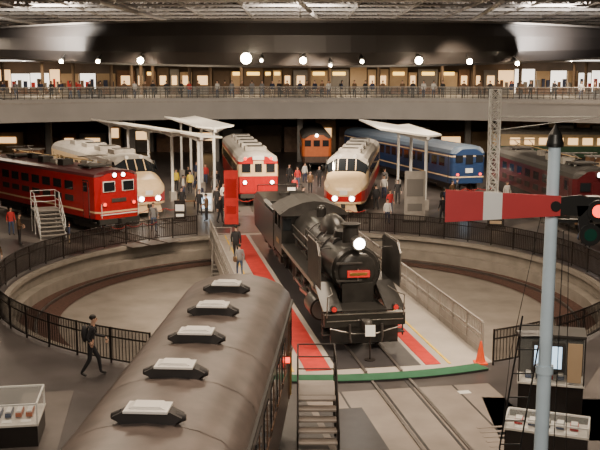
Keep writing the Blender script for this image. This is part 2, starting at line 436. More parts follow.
    if nose=='bonnet':
        for s in(-1,1):
            b.cyl((s*.55,-.1,1.28),(s*.55,.3,1.28),.2,'white_paint'); b.cyl((s*.55,-.13,1.28),(s*.55,-.1,1.28),.15,'headlamp')
            b.prism([(2.3,2.82),(2.9,3.45),(3.2,3.45),(3.2,2.82)],'x',s*1.39,s*1.43,'glass_dark')
            b.cyl((s*.5,2.9,3.72),(s*.5,3.1,3.72),.13,'white_paint')
        b.box((0,.02,1.65),(.5,.06,.28),'white_paint')
        b.box((0,2.58,3.22),(.06,.85,.06),bands[-1][1],rx=.95)
        for s in(-1,1): b.box((s*.6,2.58,3.2),(.06,.85,.06),bands[-1][1],rx=.95)
        b.prism([(-.9,.35),(.9,.35),(.75,.9),(-.75,.9)],'y',.1,.5,'train_cream' if skirt is None else skirt)
        b.box((0,-.1,.8),(.25,.4,.25),'under')
    if face:
        face(b)
    dd=Vector(d).normalized()
    return b.obj(name,(p[0],p[1],0),rzdir(dd.x,dd.y),bevel=bev)

def face_ed(b):
    for s in(-1,1):
        b.box((s*.62,-.02,2.85),(.78,.06,.62),'white_paint'); b.box((s*.62,-.05,2.85),(.68,.05,.52),'glass_dark')
        b.cyl((s*.95,-.08,1.85),(s*.95,.05,1.85),.13,'steel'); b.cyl((s*.95,-.1,1.85),(s*.95,-.08,1.85),.1,'lens_red')
        b.cyl((s*.28,-.1,3.5),(s*.28,.1,3.5),.14,'steel'); b.cyl((s*.28,-.12,3.5),(s*.28,-.1,3.5),.11,'headlamp')
        b.tube([(s*1.2,-.15,1.1),(s*1.2,-.15,1.9)],.025,'white_paint')
        b.box((s*.9,-.15,.6),(.5,.3,.05),'under')
    b.box((0,-.03,2.05),(.95,.04,.22),'steel'); b.box((0,-.02,1.25),(2.4,.06,.06),'white_paint')
    b.box((0,0,.85),(2.6,.2,.3),'under'); b.box((0,-.25,.85),(.3,.5,.3),'under')
def face_brown(b):
    for s in(-1,1):
        b.box((s*.75,-.03,2.8),(.6,.05,.5),'glass_dark'); b.cyl((s*.95,-.1,1.6),(s*.95,.05,1.6),.11,'lens_red')
        b.tube([(s*1.2,-.35,.9),(s*1.2,-.35,1.9),(s*.4,-.35,1.9)],.025,'steel')
    b.box((0,-.35,.9),(2.5,.7,.25),'under'); b.box((0,-.03,2.1),(.65,.05,1.9),'train_darkred'); b.cyl((0,-.15,3.5),(0,.1,3.5),.18,'steel'); b.cyl((0,-.17,3.5),(0,-.15,3.5),.13,'headlamp')
train('electric_locomotive',(-10.4,51.2),(-.67,.74),15,[(1.35,'train_red'),(1.45,'train_cream'),(3.4,'train_red')],roofmat='train_darkred',z0=1.0,ztop=3.75,nose='flatv',face=face_ed,wins=None,roofgear='elec',bev=0.01)
exb=[(1.05,'train_cream'),(1.75,'train_red'),(2.1,'train_cream'),(2.95,'train_cream'),(3.2,'train_cream')]
train('express_train',(-9.7,57.5),(-.48,.88),20,exb,nose='bonnet',roofmat='train_roof')
train('express_train',(2.8,57.5),(.13,.99),20,exb,nose='bonnet',roofmat='train_roof')
def face_455(b):
    for s in(-1,1):
        b.box((s*.85,-.02,2.75),(.6,.06,.6),'glass_dark')
        b.cyl((s*.95,-.1,1.75),(s*.95,.05,1.75),.17,'steel'); b.cyl((s*.95,-.12,1.75),(s*.95,-.1,1.75),.12,'headlamp')
        b.cyl((s*.9,-.02,3.4),(s*.9,.1,3.4),.1,'lens_red')
        b.box((s*.85,-.02,1.6),(.95,.05,1.15),'train_red')
    b.box((0,-.03,2.2),(.72,.06,2.1),'train_cream'); b.box((0,-.06,2.75),(.5,.04,.6),'glass_dark'); b.box((0,-.04,1.6),(.74,.06,1.15),'train_red')
    b.box((0,-.03,3.45),(.8,.1,.28),'white_paint'); b.box((0,0,.8),(2.5,.2,.3),'under'); b.box((0,-.25,.85),(.3,.5,.3),'under')
train('suburban_train',(-2.9,62.5),(-.14,.99),20,[(2.1,'train_red'),(2.2,'train_cream'),(3.0,'train_cream'),(3.2,'train_red')],nose='round',face=face_455)
def face_blue(b):
    b.box((0,-.02,2.75),(.6,.05,.7),'glass_dark')
    for s in(-1,1): b.box((s*.85,-.02,2.8),(.6,.05,.55),'glass_dark'); b.cyl((s*.95,-.05,1.6),(s*.95,.05,1.6),.1,'lens_red')
    b.box((0,-.02,1.9),(.6,.05,.35),'white_paint')
train('sleeper_train',(13.0,69),(-.27,.96),26,[(1.35,'train_blue'),(1.45,'train_cream'),(2.0,'train_blue'),(2.95,'train_blue'),(3.05,'train_cream'),(3.2,'train_blue')],roofmat='train_blueroof',nose='round',face=face_blue,roofgear=None)
def face_or(b):
    for s in(-.85,0,.85): b.box((s,-.02,2.75),(.6,.05,.6),'glass_dark')
    b.cyl((0,-.1,3.5),(0,.1,3.5),.14,'headlamp')
train('heritage_railcar',(1.6,86),(-.02,1),18,[(1.5,'train_brown'),(3.2,'train_orange')],roofmat='under',nose='round',face=face_or,roofgear=None)
train('vintage_electric_locomotive',(17,51),(-.06,1),17,[(1.5,'under'),(3.25,'train_darkred')],roofmat='under',nose='flatv',face=face_brown,roofgear='elec',wins=None)
train('commuter_train',(40,92),(-1,.12),20,[(2.0,'train_green'),(3.2,'train_cream')],face=None,winm='win_warm',roofgear='ac')
train('freight_locomotive',(-24,66),(-.9,.5),13,[(3.3,'train_brown')],face=face_ed,wins=None,roofgear='elec')

# ---------------- foreground coach ----------------
def coach():
    b=B(); W=1.41; L=18.4
    prof=[(W,.95),(W,3.25),(1.33,3.5),(1.1,3.72),(.75,3.87),(.38,3.95),(0,3.98)]
    full=[(-x,z) for x,z in prof]+[(x,z) for x,z in prof[::-1][1:]]
    n=len(full)
    for i in (0,n-2):
        (x0,z0),(x1,z1)=full[i],full[i+1]
        b.add([(x0,0,z0),(x0,L,z0),(x1,L,z1),(x1,0,z1)],[(0,1,2,3)],'train_brown')
    rp=full[1:-1]; k=len(rp)
    b.add([(x,0,z) for x,z in rp]+[(x,L,z) for x,z in rp],[(i,k+i,k+i+1,i+1) for i in range(k-1)],'coach_roof',True)
    for y in(0,L): b.add([(x,y,z) for x,z in full],[tuple(range(n)) if y else tuple(range(n-1,-1,-1))],'train_brown')
    for s in(-1,1):
        b.box((s*(W+.01),L/2,3.27),(.06,L+.06,.06),'under')
        b.box((s*(W+.01),L/2,2.0),(.03,L,.05),'train_brown')
        for i in range(11):
            b.box((s*(W+.005),2.2+i*1.35,2.55),(.03,.85,.8),'glass_dark'); b.box((s*(W+.01),2.2+i*1.35,2.12),(.05,.95,.04),'wood')
            b.box((s*(W+.012),2.2+i*1.35,2.55),(.04,.03,.8),'wood')
        for y in(.8,L-.8): b.box((s*(W+.01),y,2.05),(.03,.8,2.0),'wood'); b.box((s*(W+.02),y,2.6),(.03,.5,.7),'glass_dark'); b.tube([(s*(W+.06),y-.5,1.2),(s*(W+.06),y-.5,2.3)],.02,'brass')
        b.cyl((s*(W-.0),L-2.1,2.35),(s*(W+.1),L-2.1,2.35),.07,'lens_red')
    for i in range(1,9):
        pts=[(x*1.003,z+.006) for x,z in full[1:-1]]
        y=i*L/9
        for (x0,z0),(x1,z1) in zip(pts[:-1],pts[1:]): b.add([(x0,y,z0),(x0,y+.03,z0),(x1,y+.03,z1),(x1,y,z1)],[(0,1,2,3)],'coach_roof')
    for k in range(8):
        y=L-1.95-k*2.04
        hexp=[(-.52,4.06),(-.36,3.9),(.36,3.9),(.52,4.06),(.34,4.15),(-.34,4.15)]
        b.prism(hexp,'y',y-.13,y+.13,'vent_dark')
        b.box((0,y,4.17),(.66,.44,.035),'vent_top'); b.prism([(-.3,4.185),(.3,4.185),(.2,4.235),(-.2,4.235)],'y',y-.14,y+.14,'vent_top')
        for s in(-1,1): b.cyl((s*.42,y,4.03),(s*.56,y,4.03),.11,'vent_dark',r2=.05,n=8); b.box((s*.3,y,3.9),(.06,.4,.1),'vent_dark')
    b.box((0,L/2,.8),(2.4,L-.6,.35),'under')
    for yb in(3,L-3):
        for dy in(-1.1,1.1):
            for s in(-1,1): b.wheel(s*.6,yb+dy,.43,z0=.0)
        for s in(-1,1): b.box((s*.95,yb,.5),(.15,3.0,.3),'under')
    b.box((0,L+.02,2.1),(.8,.08,2.1),'wood'); b.box((0,L+.3,.9),(.3,.6,.3),'under')
    c=Vector((-1.62,22.8))-Vector((.062,.998))*L
    return b.obj('passenger_coach',(c.x,c.y,0),rzdir(.062,.998))
coach()

def stair(name,loc,rz,w,steps,rise,run,plat,m,rm,mid=True):
    b=B()
    for i in range(steps):
        b.box((0,i*run+run/2,(i+1)*rise-.02),(w,run+.03,.04),m); b.box((0,i*run+run-.01,(i+.5)*rise),(w,.02,rise),'fence_dark' if rm=='fence_dark' else m)
    H=steps*rise; L=steps*run
    b.box((0,L+plat/2,H-.02),(w,plat,.05),m)
    for s in(-1,1):
        x=s*w/2
        b.prism([(0,0),(.2,0),(L+.1,H-.1),(L+plat,H-.1),(L+plat,H),(L,H),(0,.12)],'x',x-.02,x+.02,rm)
        for y,z in((.05,.0),(L*.5,H*.5),(L,H),(L+plat-.03,H)): b.cyl((x,y,z),(x,y,z+1.0),.022,rm,n=6)
        for h in(1.0,.5): b.tube([(x,.05,h),(x,L,H+h),(x,L+plat-.03,H+h)],.022,rm)
        for y in(L+.1,L+plat-.06): b.cyl((x,y,0),(x,y,H),.03,rm,n=6)
    for h in(1.0,.66,.33): b.tube([(-w/2,L+plat-.03,H+h),(w/2,L+plat-.03,H+h)],.02,rm)
    return b.obj(name,loc,rz)
stair('boarding_stairs',(.42,19.5,0),0,.95,7,.16,.3,1.1,'floor_light','fence_dark')
stair('boarding_stairs',(-13.9,50.0,0),math.radians(25),1.4,7,.2,.26,1.3,'fence_grey','white_paint')
stair('pit_stairs',(-4.15,45.9,PIT),math.radians(0),.9,7,.18,.25,.4,'fence_grey','fence_grey')

# ---------------- semaphore ----------------
def sema():
    b=B(); Z=7.52
    b.cyl((0,0,0),(0,0,5.5),.09,'pole_white',r2=.085,n=20); b.cyl((0,0,5.5),(0,0,8.22),.08,'pole_white',r2=.07,n=20)
    b.cyl((0,0,5.45),(0,0,5.55),.105,'pole_white',n=20); b.cyl((0,0,0),(0,0,.3),.2,'concrete',n=20)
    b.cyl((0,0,8.2),(0,0,8.24),.1,'black',n=16); b.cyl((0,0,8.24),(0,0,8.34),.1,'black',r2=.075,n=16); b.cyl((0,0,8.34),(0,0,8.46),.075,'black',r2=.005,n=16)
    def seg(x0,x1,m):
        def h(x): return .12+.07*(-x-.0)/1.27
        b.prism([(x0,Z-h(x0)),(x1,Z-h(x1)),(x1,Z+h(x1)),(x0,Z+h(x0))],'y',-.145,-.125,m)
    seg(.06,-.62,'arm_red'); seg(-.62,-.84,'white_paint'); seg(-.84,-1.28,'arm_red')
    b.cyl((0,-.17,Z),(0,0,Z),.06,'black')
    for dx,dz,m in((.5,-.06,'lens_red'),(.42,-.34,'lens_green')):
        b.cyl((dx,-.16,Z+dz),(dx,-.12,Z+dz),.13,'black',n=20); b.cyl((dx,-.165,Z+dz),(dx,-.16,Z+dz),.075,m,n=20)
    b.prism([(0,Z+.1),(.3,Z+.13),(.45,Z+.05),(.3,Z-.12),(.0,Z-.1)],'y',-.14,-.12,'black')
    b.prism([(.25,Z+.0),(.4,Z+.0),(.42,Z-.42),(.32,Z-.44)],'y',-.14,-.12,'black')
    b.box((.5,.06,Z-.05),(.16,.16,.28),'black'); b.box((.25,.03,Z-.2),(.5,.04,.04),'black')
    b.tube([(.12,-.1,Z-.3),(.14,-.1,.5)],.006,'black'); b.tube([(.2,0,Z),(.45,.3,3.0),(.6,.4,0)],.005,'black')
    b.tube([(0,0,8.1),(-.35,.3,5.6),(-.5,.4,3)],.004,'black')
    for s in(-.13,.13): b.tube([(-.1+s,.25,6.1),(-.32+s,.25,4.4),(-.4+s,.25,0)],.011,'black')
    for i in range(19):
        z=.4+i*.31; x=-.4+(z/4.4)*.08 if z<4.4 else -.32+(z-4.4)/1.7*.22
        b.tube([(x-.13,.25,z),(x+.13,.25,z)],.009,'black')
    for z in(5.9,4.2): b.box((-.15,.12,z),(.3,.25,.03),'black')
    b.obj('semaphore_signal',(2.97,10.5,0))
sema()

b=B(); h=8.2; w=.62
for sx in(-1,1):
    for sy in(-1,1): b.box((sx*w/2,sy*w/2,h/2),(.08,.08,h),'white_paint')
n=12
for i in range(n):
    z0=i*h/n;z1=(i+1)*h/n
    for sy in(-1,1):
        b.tube([(-w/2,sy*w/2,z0),(w/2,sy*w/2,z1)],.028,'white_paint',4); b.tube([(w/2,sy*w/2,z0),(-w/2,sy*w/2,z1)],.028,'white_paint',4)
        b.tube([(sy*w/2,-w/2,z0),(sy*w/2,w/2,z1)],.025,'white_paint',4)
        b.tube([(-w/2,sy*w/2,z1),(w/2,sy*w/2,z1)],.025,'white_paint',4)
b.tube([(0,0,6.4),(7,0,6.4)],.05,'white_paint'); b.tube([(0,0,5.5),(7,0,6.4)],.03,'white_paint')
b.box((0,0,.1),(.8,.8,.2),'concrete')
b.obj('catenary_mast',(12.9,60,0))

def canopy(p,q,wl,wr,z,tl,tr_,nm='platform_canopy'):
    b=B(); p=Vector(p);q=Vector(q);L=(q-p).length
    for s,w,t in((-1,wl,tl),(1,wr,tr_)):
        b.prism([(0,z),(s*w,z+t),(s*w,z+t+.12),(0,z+.14)],'y',0,L,'canopy')
        k=int(L/5)
        for i in range(k+1):
            y=.6+i*(L-1.2)/k; b.prism([(0,z-.35),(s*w*.8,z+t*.75),(s*w*.8,z+t*.8),(0,z)],'y',y-.04,y+.04,'white_paint')
    b.box((0,L/2,z-.08),(.18,L,.16),'white_paint')
    for i in range(k+1):
        y=.6+i*(L-1.2)/k; b.cyl((0,y,0),(0,y,z),.11,'white_paint',n=10); b.box((0,y,.35),(.45,.45,.7),'fence_grey')
    d=(q-p).normalized(); b.obj(nm,(p.x,p.y,0),rzdir(d.x,d.y))
canopy((-6.6,60.5),(-17.0,80),1.5,1.5,5.0,.3,-.1)
canopy((-6.2,66),(-10.9,82),1.4,1.4,5.2,.2,.2)
canopy((8.6,60.5),(8.0,74),3.2,.9,5.0,.5,.1)

def board(name,x,y,w,h,m,face=None,rz=0):
    b=B(); b.box((0,0,h/2+.1),(w,.18,h),m); b.box((0,0,.05),(w+.2,.5,.1),'under')
    b.box((0,-.1,h*.7),(w*.8,.02,h*.35),face or 'white_paint'); b.box((0,-.1,h*.3),(w*.7,.02,h*.15),face or 'white_paint')
    b.obj(name,(x,y,0),rz)
board('exhibit_banner',-4.2,54.5,.85,3.3,'plate_red','train_red')
board('information_board',7.2,56.0,1.3,3.1,'fence_grey','fascia')
board('information_board',-6.3,60.0,.8,1.2,'white_paint','screen')
board('information_board',-.6,62.5,.7,1.6,'fence_dark','white_paint')
board('information_board',10.6,57.5,.9,1.3,'fence_dark','screen',.2)
board('information_board',-7.6,56.4,.7,1.2,'fence_dark','white_paint')
board('information_board',-18.6,46.6,.8,1.4,'fence_dark','white_paint',.4)
board('information_board',11.8,53.6,1.0,1.2,'fence_dark','wall_light',-.2)
# low rope barriers in front of exhibited trains
def barrier(x,y,w,rz):
    b=B(); n=4
    for i in range(n):
        xx=-w/2+i*w/(n-1); b.cyl((xx,0,0),(xx,0,.85),.03,'steel',n=8); b.cyl((xx,0,0),(xx,0,.04),.16,'fence_dark',n=10)
        if i<n-1:
            x2=xx+w/(n-1); b.tube([(xx,0,.82),(xx*.67+x2*.33,0,.68),(xx*.33+x2*.67,0,.68),(x2,0,.82)],.02,'carpet_red')
    b.obj('rope_barrier',(x,y,0),rz)
barrier(-9.0,56.0,3.2,math.radians(28)); barrier(-2.6,60.5,3.2,.1); barrier(2.5,55.6,3.2,-.1); barrier(12.8,66.5,3.2,.25); barrier(15.2,54.0,3.0,math.radians(90)); barrier(-9.3,50.0,3.0,math.radians(42))
# benches
def bench(x,y,rz):
    b=B()
    for i in range(4): b.box((0,-.18+i*.12,.44),(1.6,.09,.04),'wood')
    for s in(-.65,.65): b.box((s,0,.21),(.06,.42,.42),'fence_dark'); 
    b.obj('bench',(x,y,0),rz)
for x,y,r in((5.2,70,.1),(.4,64.6,1.5),(-17.6,43,.8),(13.6,61.3,1.4),(-7.9,62.2,.5)): bench(x,y,r)
b=B(); b.cyl((0,0,0),(0,0,.9),.025,'fence_dark'); b.cyl((0,0,0),(0,0,.03),.18,'fence_dark'); b.box((0,-.02,.98),(.32,.03,.36),'white_paint',rx=-.25)
b.obj('sign_stand',(2.25,27.9,0.005))
b=B(); b.cyl((0,0,.03),(0,0,.72),.16,'cone',r2=.03,n=20); b.box((0,0,.02),(.4,.4,.04),'cone'); b.cyl((0,0,.35),(0,0,.47),.099,'white_paint',r2=.075,n=20)
b.obj('traffic_cone',(5.75,27.6,0))

def case(name,x,y,w,d,h,gh,rz=0,scr=False):
    b=B(); b.box((0,0,h/2),(w,d,h),'fence_dark'); b.box((0,0,h+.02),(w+.06,d+.06,.05),'case_top')
    for sx in(-1,1):
        for sy in(-1,1): b.box((sx*w/2,sy*d/2,h+gh/2),(.035,.035,gh),'white_paint' if not scr else 'fence_dark')
    b.box((0,0,h+gh/2+.02),(w-.02,d-.02,gh),'glass')
    for s in(-1,1): b.box((0,s*d/2,h+gh),(w,.04,.04),'white_paint' if not scr else 'fence_dark'); b.box((s*w/2,0,h+gh),(.04,d,.04),'white_paint' if not scr else 'fence_dark')
    random.seed(int(x*10)&255)
    for i in range(5):
        xx=-w*.35+i*w*.17; b.box((xx,0,h+.12),(w*.1,d*.35,.1),random.choice(['train_blue','train_red','train_orange','under'])); b.box((xx,0,h+.19),(w*.08,d*.3,.04),'white_paint'); b.cyl((xx,-.1,h+.07),(xx,.1,h+.07),.03,'steel')
    for i in range(3): b.box((-w*.3+i*w*.3,-d*.36,h+.06),(w*.16,.12,.02),'white_paint',rx=.2)
    if scr:
        b.box((0,d/2-.04,h+gh/2),(w,.04,gh),'under'); b.box((0,0,h+gh+.04),(w+.05,d+.05,.06),'under')
        b.box((-.1,-d/2-.05,h+gh*.6),(w*.5,.05,gh*.6),'under'); b.box((-.1,-d/2-.08,h+gh*.6),(w*.42,.02,gh*.45),'screen')
        b.box((w*.35,-d/2-.03,h+gh*.5),(w*.22,.03,gh*.8),'wall_light')
    b.obj(name,(x,y,0),rz)
case('display_case',-7.3,21.6,1.5,1.4,.55,.55,.15)
case('display_case',5.95,20.6,1.9,.8,.65,.25,-.35)
case('display_case',6.9,23.8,1.7,.9,.75,1.35,-.25,True)

# ---------------- balcony ----------------
def bal_y(x): return 90-11*(x/30)**2
b=B(); xs=[-42+i*2 for i in range(43)]; zb,zt=4.9,6.9
for x0,x1 in zip(xs[:-1],xs[1:]):
    y0,y1=max(bal_y(x0),70),max(bal_y(x1),70)
    q=[(x0,y0),(x1,y1),(x1,113.7),(x0,113.7)]
    b.prism(q,'z',zt-.3,zt,'fascia')
    b.prism([(x0,y0-.02),(x1,y1-.02),(x1,y1+.3),(x0,y0+.3)],'z',zb,zt+.08,'fascia')
    b.prism([(x0,y0-.1),(x1,y1-.1),(x1,y1),(x0,y0)],'z',zt-.35,zt-.2,'band_trim')
    b.prism([(x0,y0+1),(x1,y1+1),(x1,113.7),(x0,113.7)],'z',zb+.2,zb+.35,'ceiling')
b.obj('balcony')
b=B()
for x0,x1 in zip(xs[:-1],xs[1:]):
    y0,y1=max(bal_y(x0),70)+.1,max(bal_y(x1),70)+.1
    for z in(1.15,.95,.7,.45,.2): b.cyl((x0,y0,zt+z),(x1,y1,zt+z),.045 if z>1 else .025,'fence_grey' if z>1 else 'fence_dark',n=5)
    for k in range(4): t=k/4; b.box((x0+(x1-x0)*t,y0+(y1-y0)*t,zt+.55),(.05,.05,1.15),'fence_dark')
    b.add([(x0,y0+.02,zt+.1),(x1,y1+.02,zt+.1),(x1,y1+.02,zt+1.1),(x0,y0+.02,zt+1.1)],[(0,1,2,3)],'glass')
b.obj('balcony_railing')
b=B()
for x in range(-36,38,9):
    b.box((x,97,2.55),(.6,.6,5.08),'fascia')
b.obj('balcony_columns')
b=B(); b.box((0,104,11.0),(92,18,.5),'wall'); 
for i in range(40):
    b.cyl((-38+i*1.95,98+(i%3)*2,10.7),(-38+i*1.95,98+(i%3)*2,10.76),.13,'lamp',n=8)
b.box((-32,95.2,10.7),(16,.2,.15),'win_white'); b.box((33,95.2,10.7),(14,.2,.15),'win_white')
b.obj('gallery_soffit')
b=B(); random.seed(21)
x=-40
while x<40:
    w=random.uniform(1.0,2.6)
    px=300+x/111*900
    ht=random.uniform(1.6,2.9)
    if px<100 or px>495:
        m=random.choice(['win_white','win_white','win_white','wall_light','win_warm'])
        b.box((x+w/2,111,8.5),(w-.2,.3,ht),m)
        for k in range(3): b.box((x+w*(.2+.3*k),110.6,8.0),(w*.18,.3,random.uniform(.5,1.6)),random.choice(['wall','c_navy','wood','fascia','c_red']))
    else:
        m=random.choice(['wall_light','wall','wall_light','wood','wall_light','fascia'])
        b.box((x+w/2,111,8.7),(w-.15,.3,ht),m)
        r=random.random()
        if r<.45: b.box((x+w/2,110.8,9.4),(w*.6,.1,.4),'sign_yellow')
        elif r<.8: b.box((x+w/2,110.8,8.6),(w*.5,.1,1.1),'win_warm')
    b.box((x+w/2,110.4,7.35),(w-.3,.6,.8),random.choice(['wall','fascia','wood']))
    if random.random()<.3: b.cyl((x,108,6.95),(x,108,10.7),.2,'wall',n=10)
    x+=w
b.obj('gallery_showcases')
b=B()
x=-42
while x<42:
    w=random.uniform(1.5,5); hh=random.uniform(1.6,4.0)
    b.box((x+w/2,110,hh/2),(w-.4,1.2,hh),random.choice(['wood','wall','wall_light','fascia']))
    if random.random()<.45: b.box((x+w/2,109.35,hh*.6),(w*.5,.05,hh*.3),'win_warm')
    x+=w
b.obj('exhibit_wall_panels')
b=B()
for i in range(5):
    x=-37+i*3.0;y=80+(i%3)*3.0
    b.box((x,y,1.2),(2.4,1.2,2.4),'wood'); b.box((x,y-.62,1.5),(1.8,.03,1.0),'wall_light' if i%2 else 'win_warm'); b.box((x,y,2.45),(2.6,1.4,.1),'fascia')
b.obj('exhibit_kiosks')
b=B()
for i in range(5):
    x=20+i*3.4;y=80+(i%2)*3.0
    b.box((x,y,1.0),(2.4,1.2,2.0),'wood'); b.box((x,y-.62,1.2),(1.8,.03,.8),'win_warm' if i%2 else 'wall_light'); b.box((x,y,2.05),(2.6,1.4,.1),'fascia')
b.obj('exhibit_kiosks')

# ---------------- big dark ring fascia ----------------
b=B(); n=48
pts=[]
for i in range(n+1):
    x=-40+80*i/n; t=x/22
    pts.append((x, 60+9*min(t*t,3.2), 9.62+.68*min(t*t,2.2), 12.75))
for a,c in zip(pts[:-1],pts[1:]):
    secs=[]
    for (x,y,z0,z1) in(a,c):
        hh=z1-z0
        secs.append([(x,y+1.2,z0),(x,y+.3,z0+.12),(x,y-.15,z0+hh*.3),(x,y-.15,z0+hh*.66),(x,y+.1,z1-.25),(x,y+.1,z1-.12),(x,y-.12,z1-.12),(x,y-.12,z1),(x,y+1.8,z1),(x,y+1.8,z0)])
    k=len(secs[0])
    for j in range(k):
        q=[secs[0][j],secs[1][j],secs[1][(j+1)%k],secs[0][(j+1)%k]]
        b.add(q,[(0,1,2,3)],'band_trim' if j in(6,) else 'band')
b.obj('ceiling_ring_beam')
def ring_y(x): return 60+9*min((x/22)**2,3.2)
b=B(); lamps=[]
for px,py,r in((65,62,.14),(101,62,.14),(143,61,.22),(247,59,.36),(303,61,.22),(361,62,.12),(417,61,.25),(467,62,.2),(514,64,.15),(262,61,.1),(330,66,.08)):
    pxv=(px-300)/900; y=58.8
    for _ in range(4): y=ring_y(pxv*y)-1.2
    x=pxv*y; z=9+ (77-py)/900*y
    lamps.append((x,y,z))
    b.sph((x,y,z),r,'lamp',10,6); b.cyl((x,y+.05,z+.05),(x,y+.5,z+.22),.16,'black',n=10); b.tube([(x,y+.4,z+.2),(x,y+1.15,z+.5)],.04,'black')
b.obj('spotlights')

# ---------------- roof truss ----------------
b=B(); z0,z1=13.9,16.2; st=4.0
X=[-36+st*i for i in range(19)];Y=[52+st*i for i in range(15)]
for i,x in enumerate(X):
    for j,y in enumerate(Y):
        if i<len(X)-1: b.cyl((x,y,z0),(x+st,y,z0),.1,'truss',n=5,cap=False); b.cyl((x+2,y+2,z1),(x+2+st,y+2,z1),.09,'truss',n=5,cap=False)
        if j<len(Y)-1: b.cyl((x,y,z0),(x,y+st,z0),.1,'truss',n=5,cap=False); b.cyl((x+2,y+2,z1),(x+2,y+2+st,z1),.09,'truss',n=5,cap=False)
        for dx,dy in((2,2),(-2,2),(2,-2),(-2,-2)): b.cyl((x,y,z0),(x+dx,y+dy,z1),.075,'truss',n=4,cap=False)
for x in(-24,-12,0,12): b.tube([(x,55,13.4),(x+5,110,13.4)],.14,'truss')
b.obj('roof_truss')
b=B()
for i in range(16): b.box((24+i*.3,80+i*1.6,12.6+i*.12),(22,1.2,.12),'louver',rx=.5)
b.obj('ceiling_louvers')

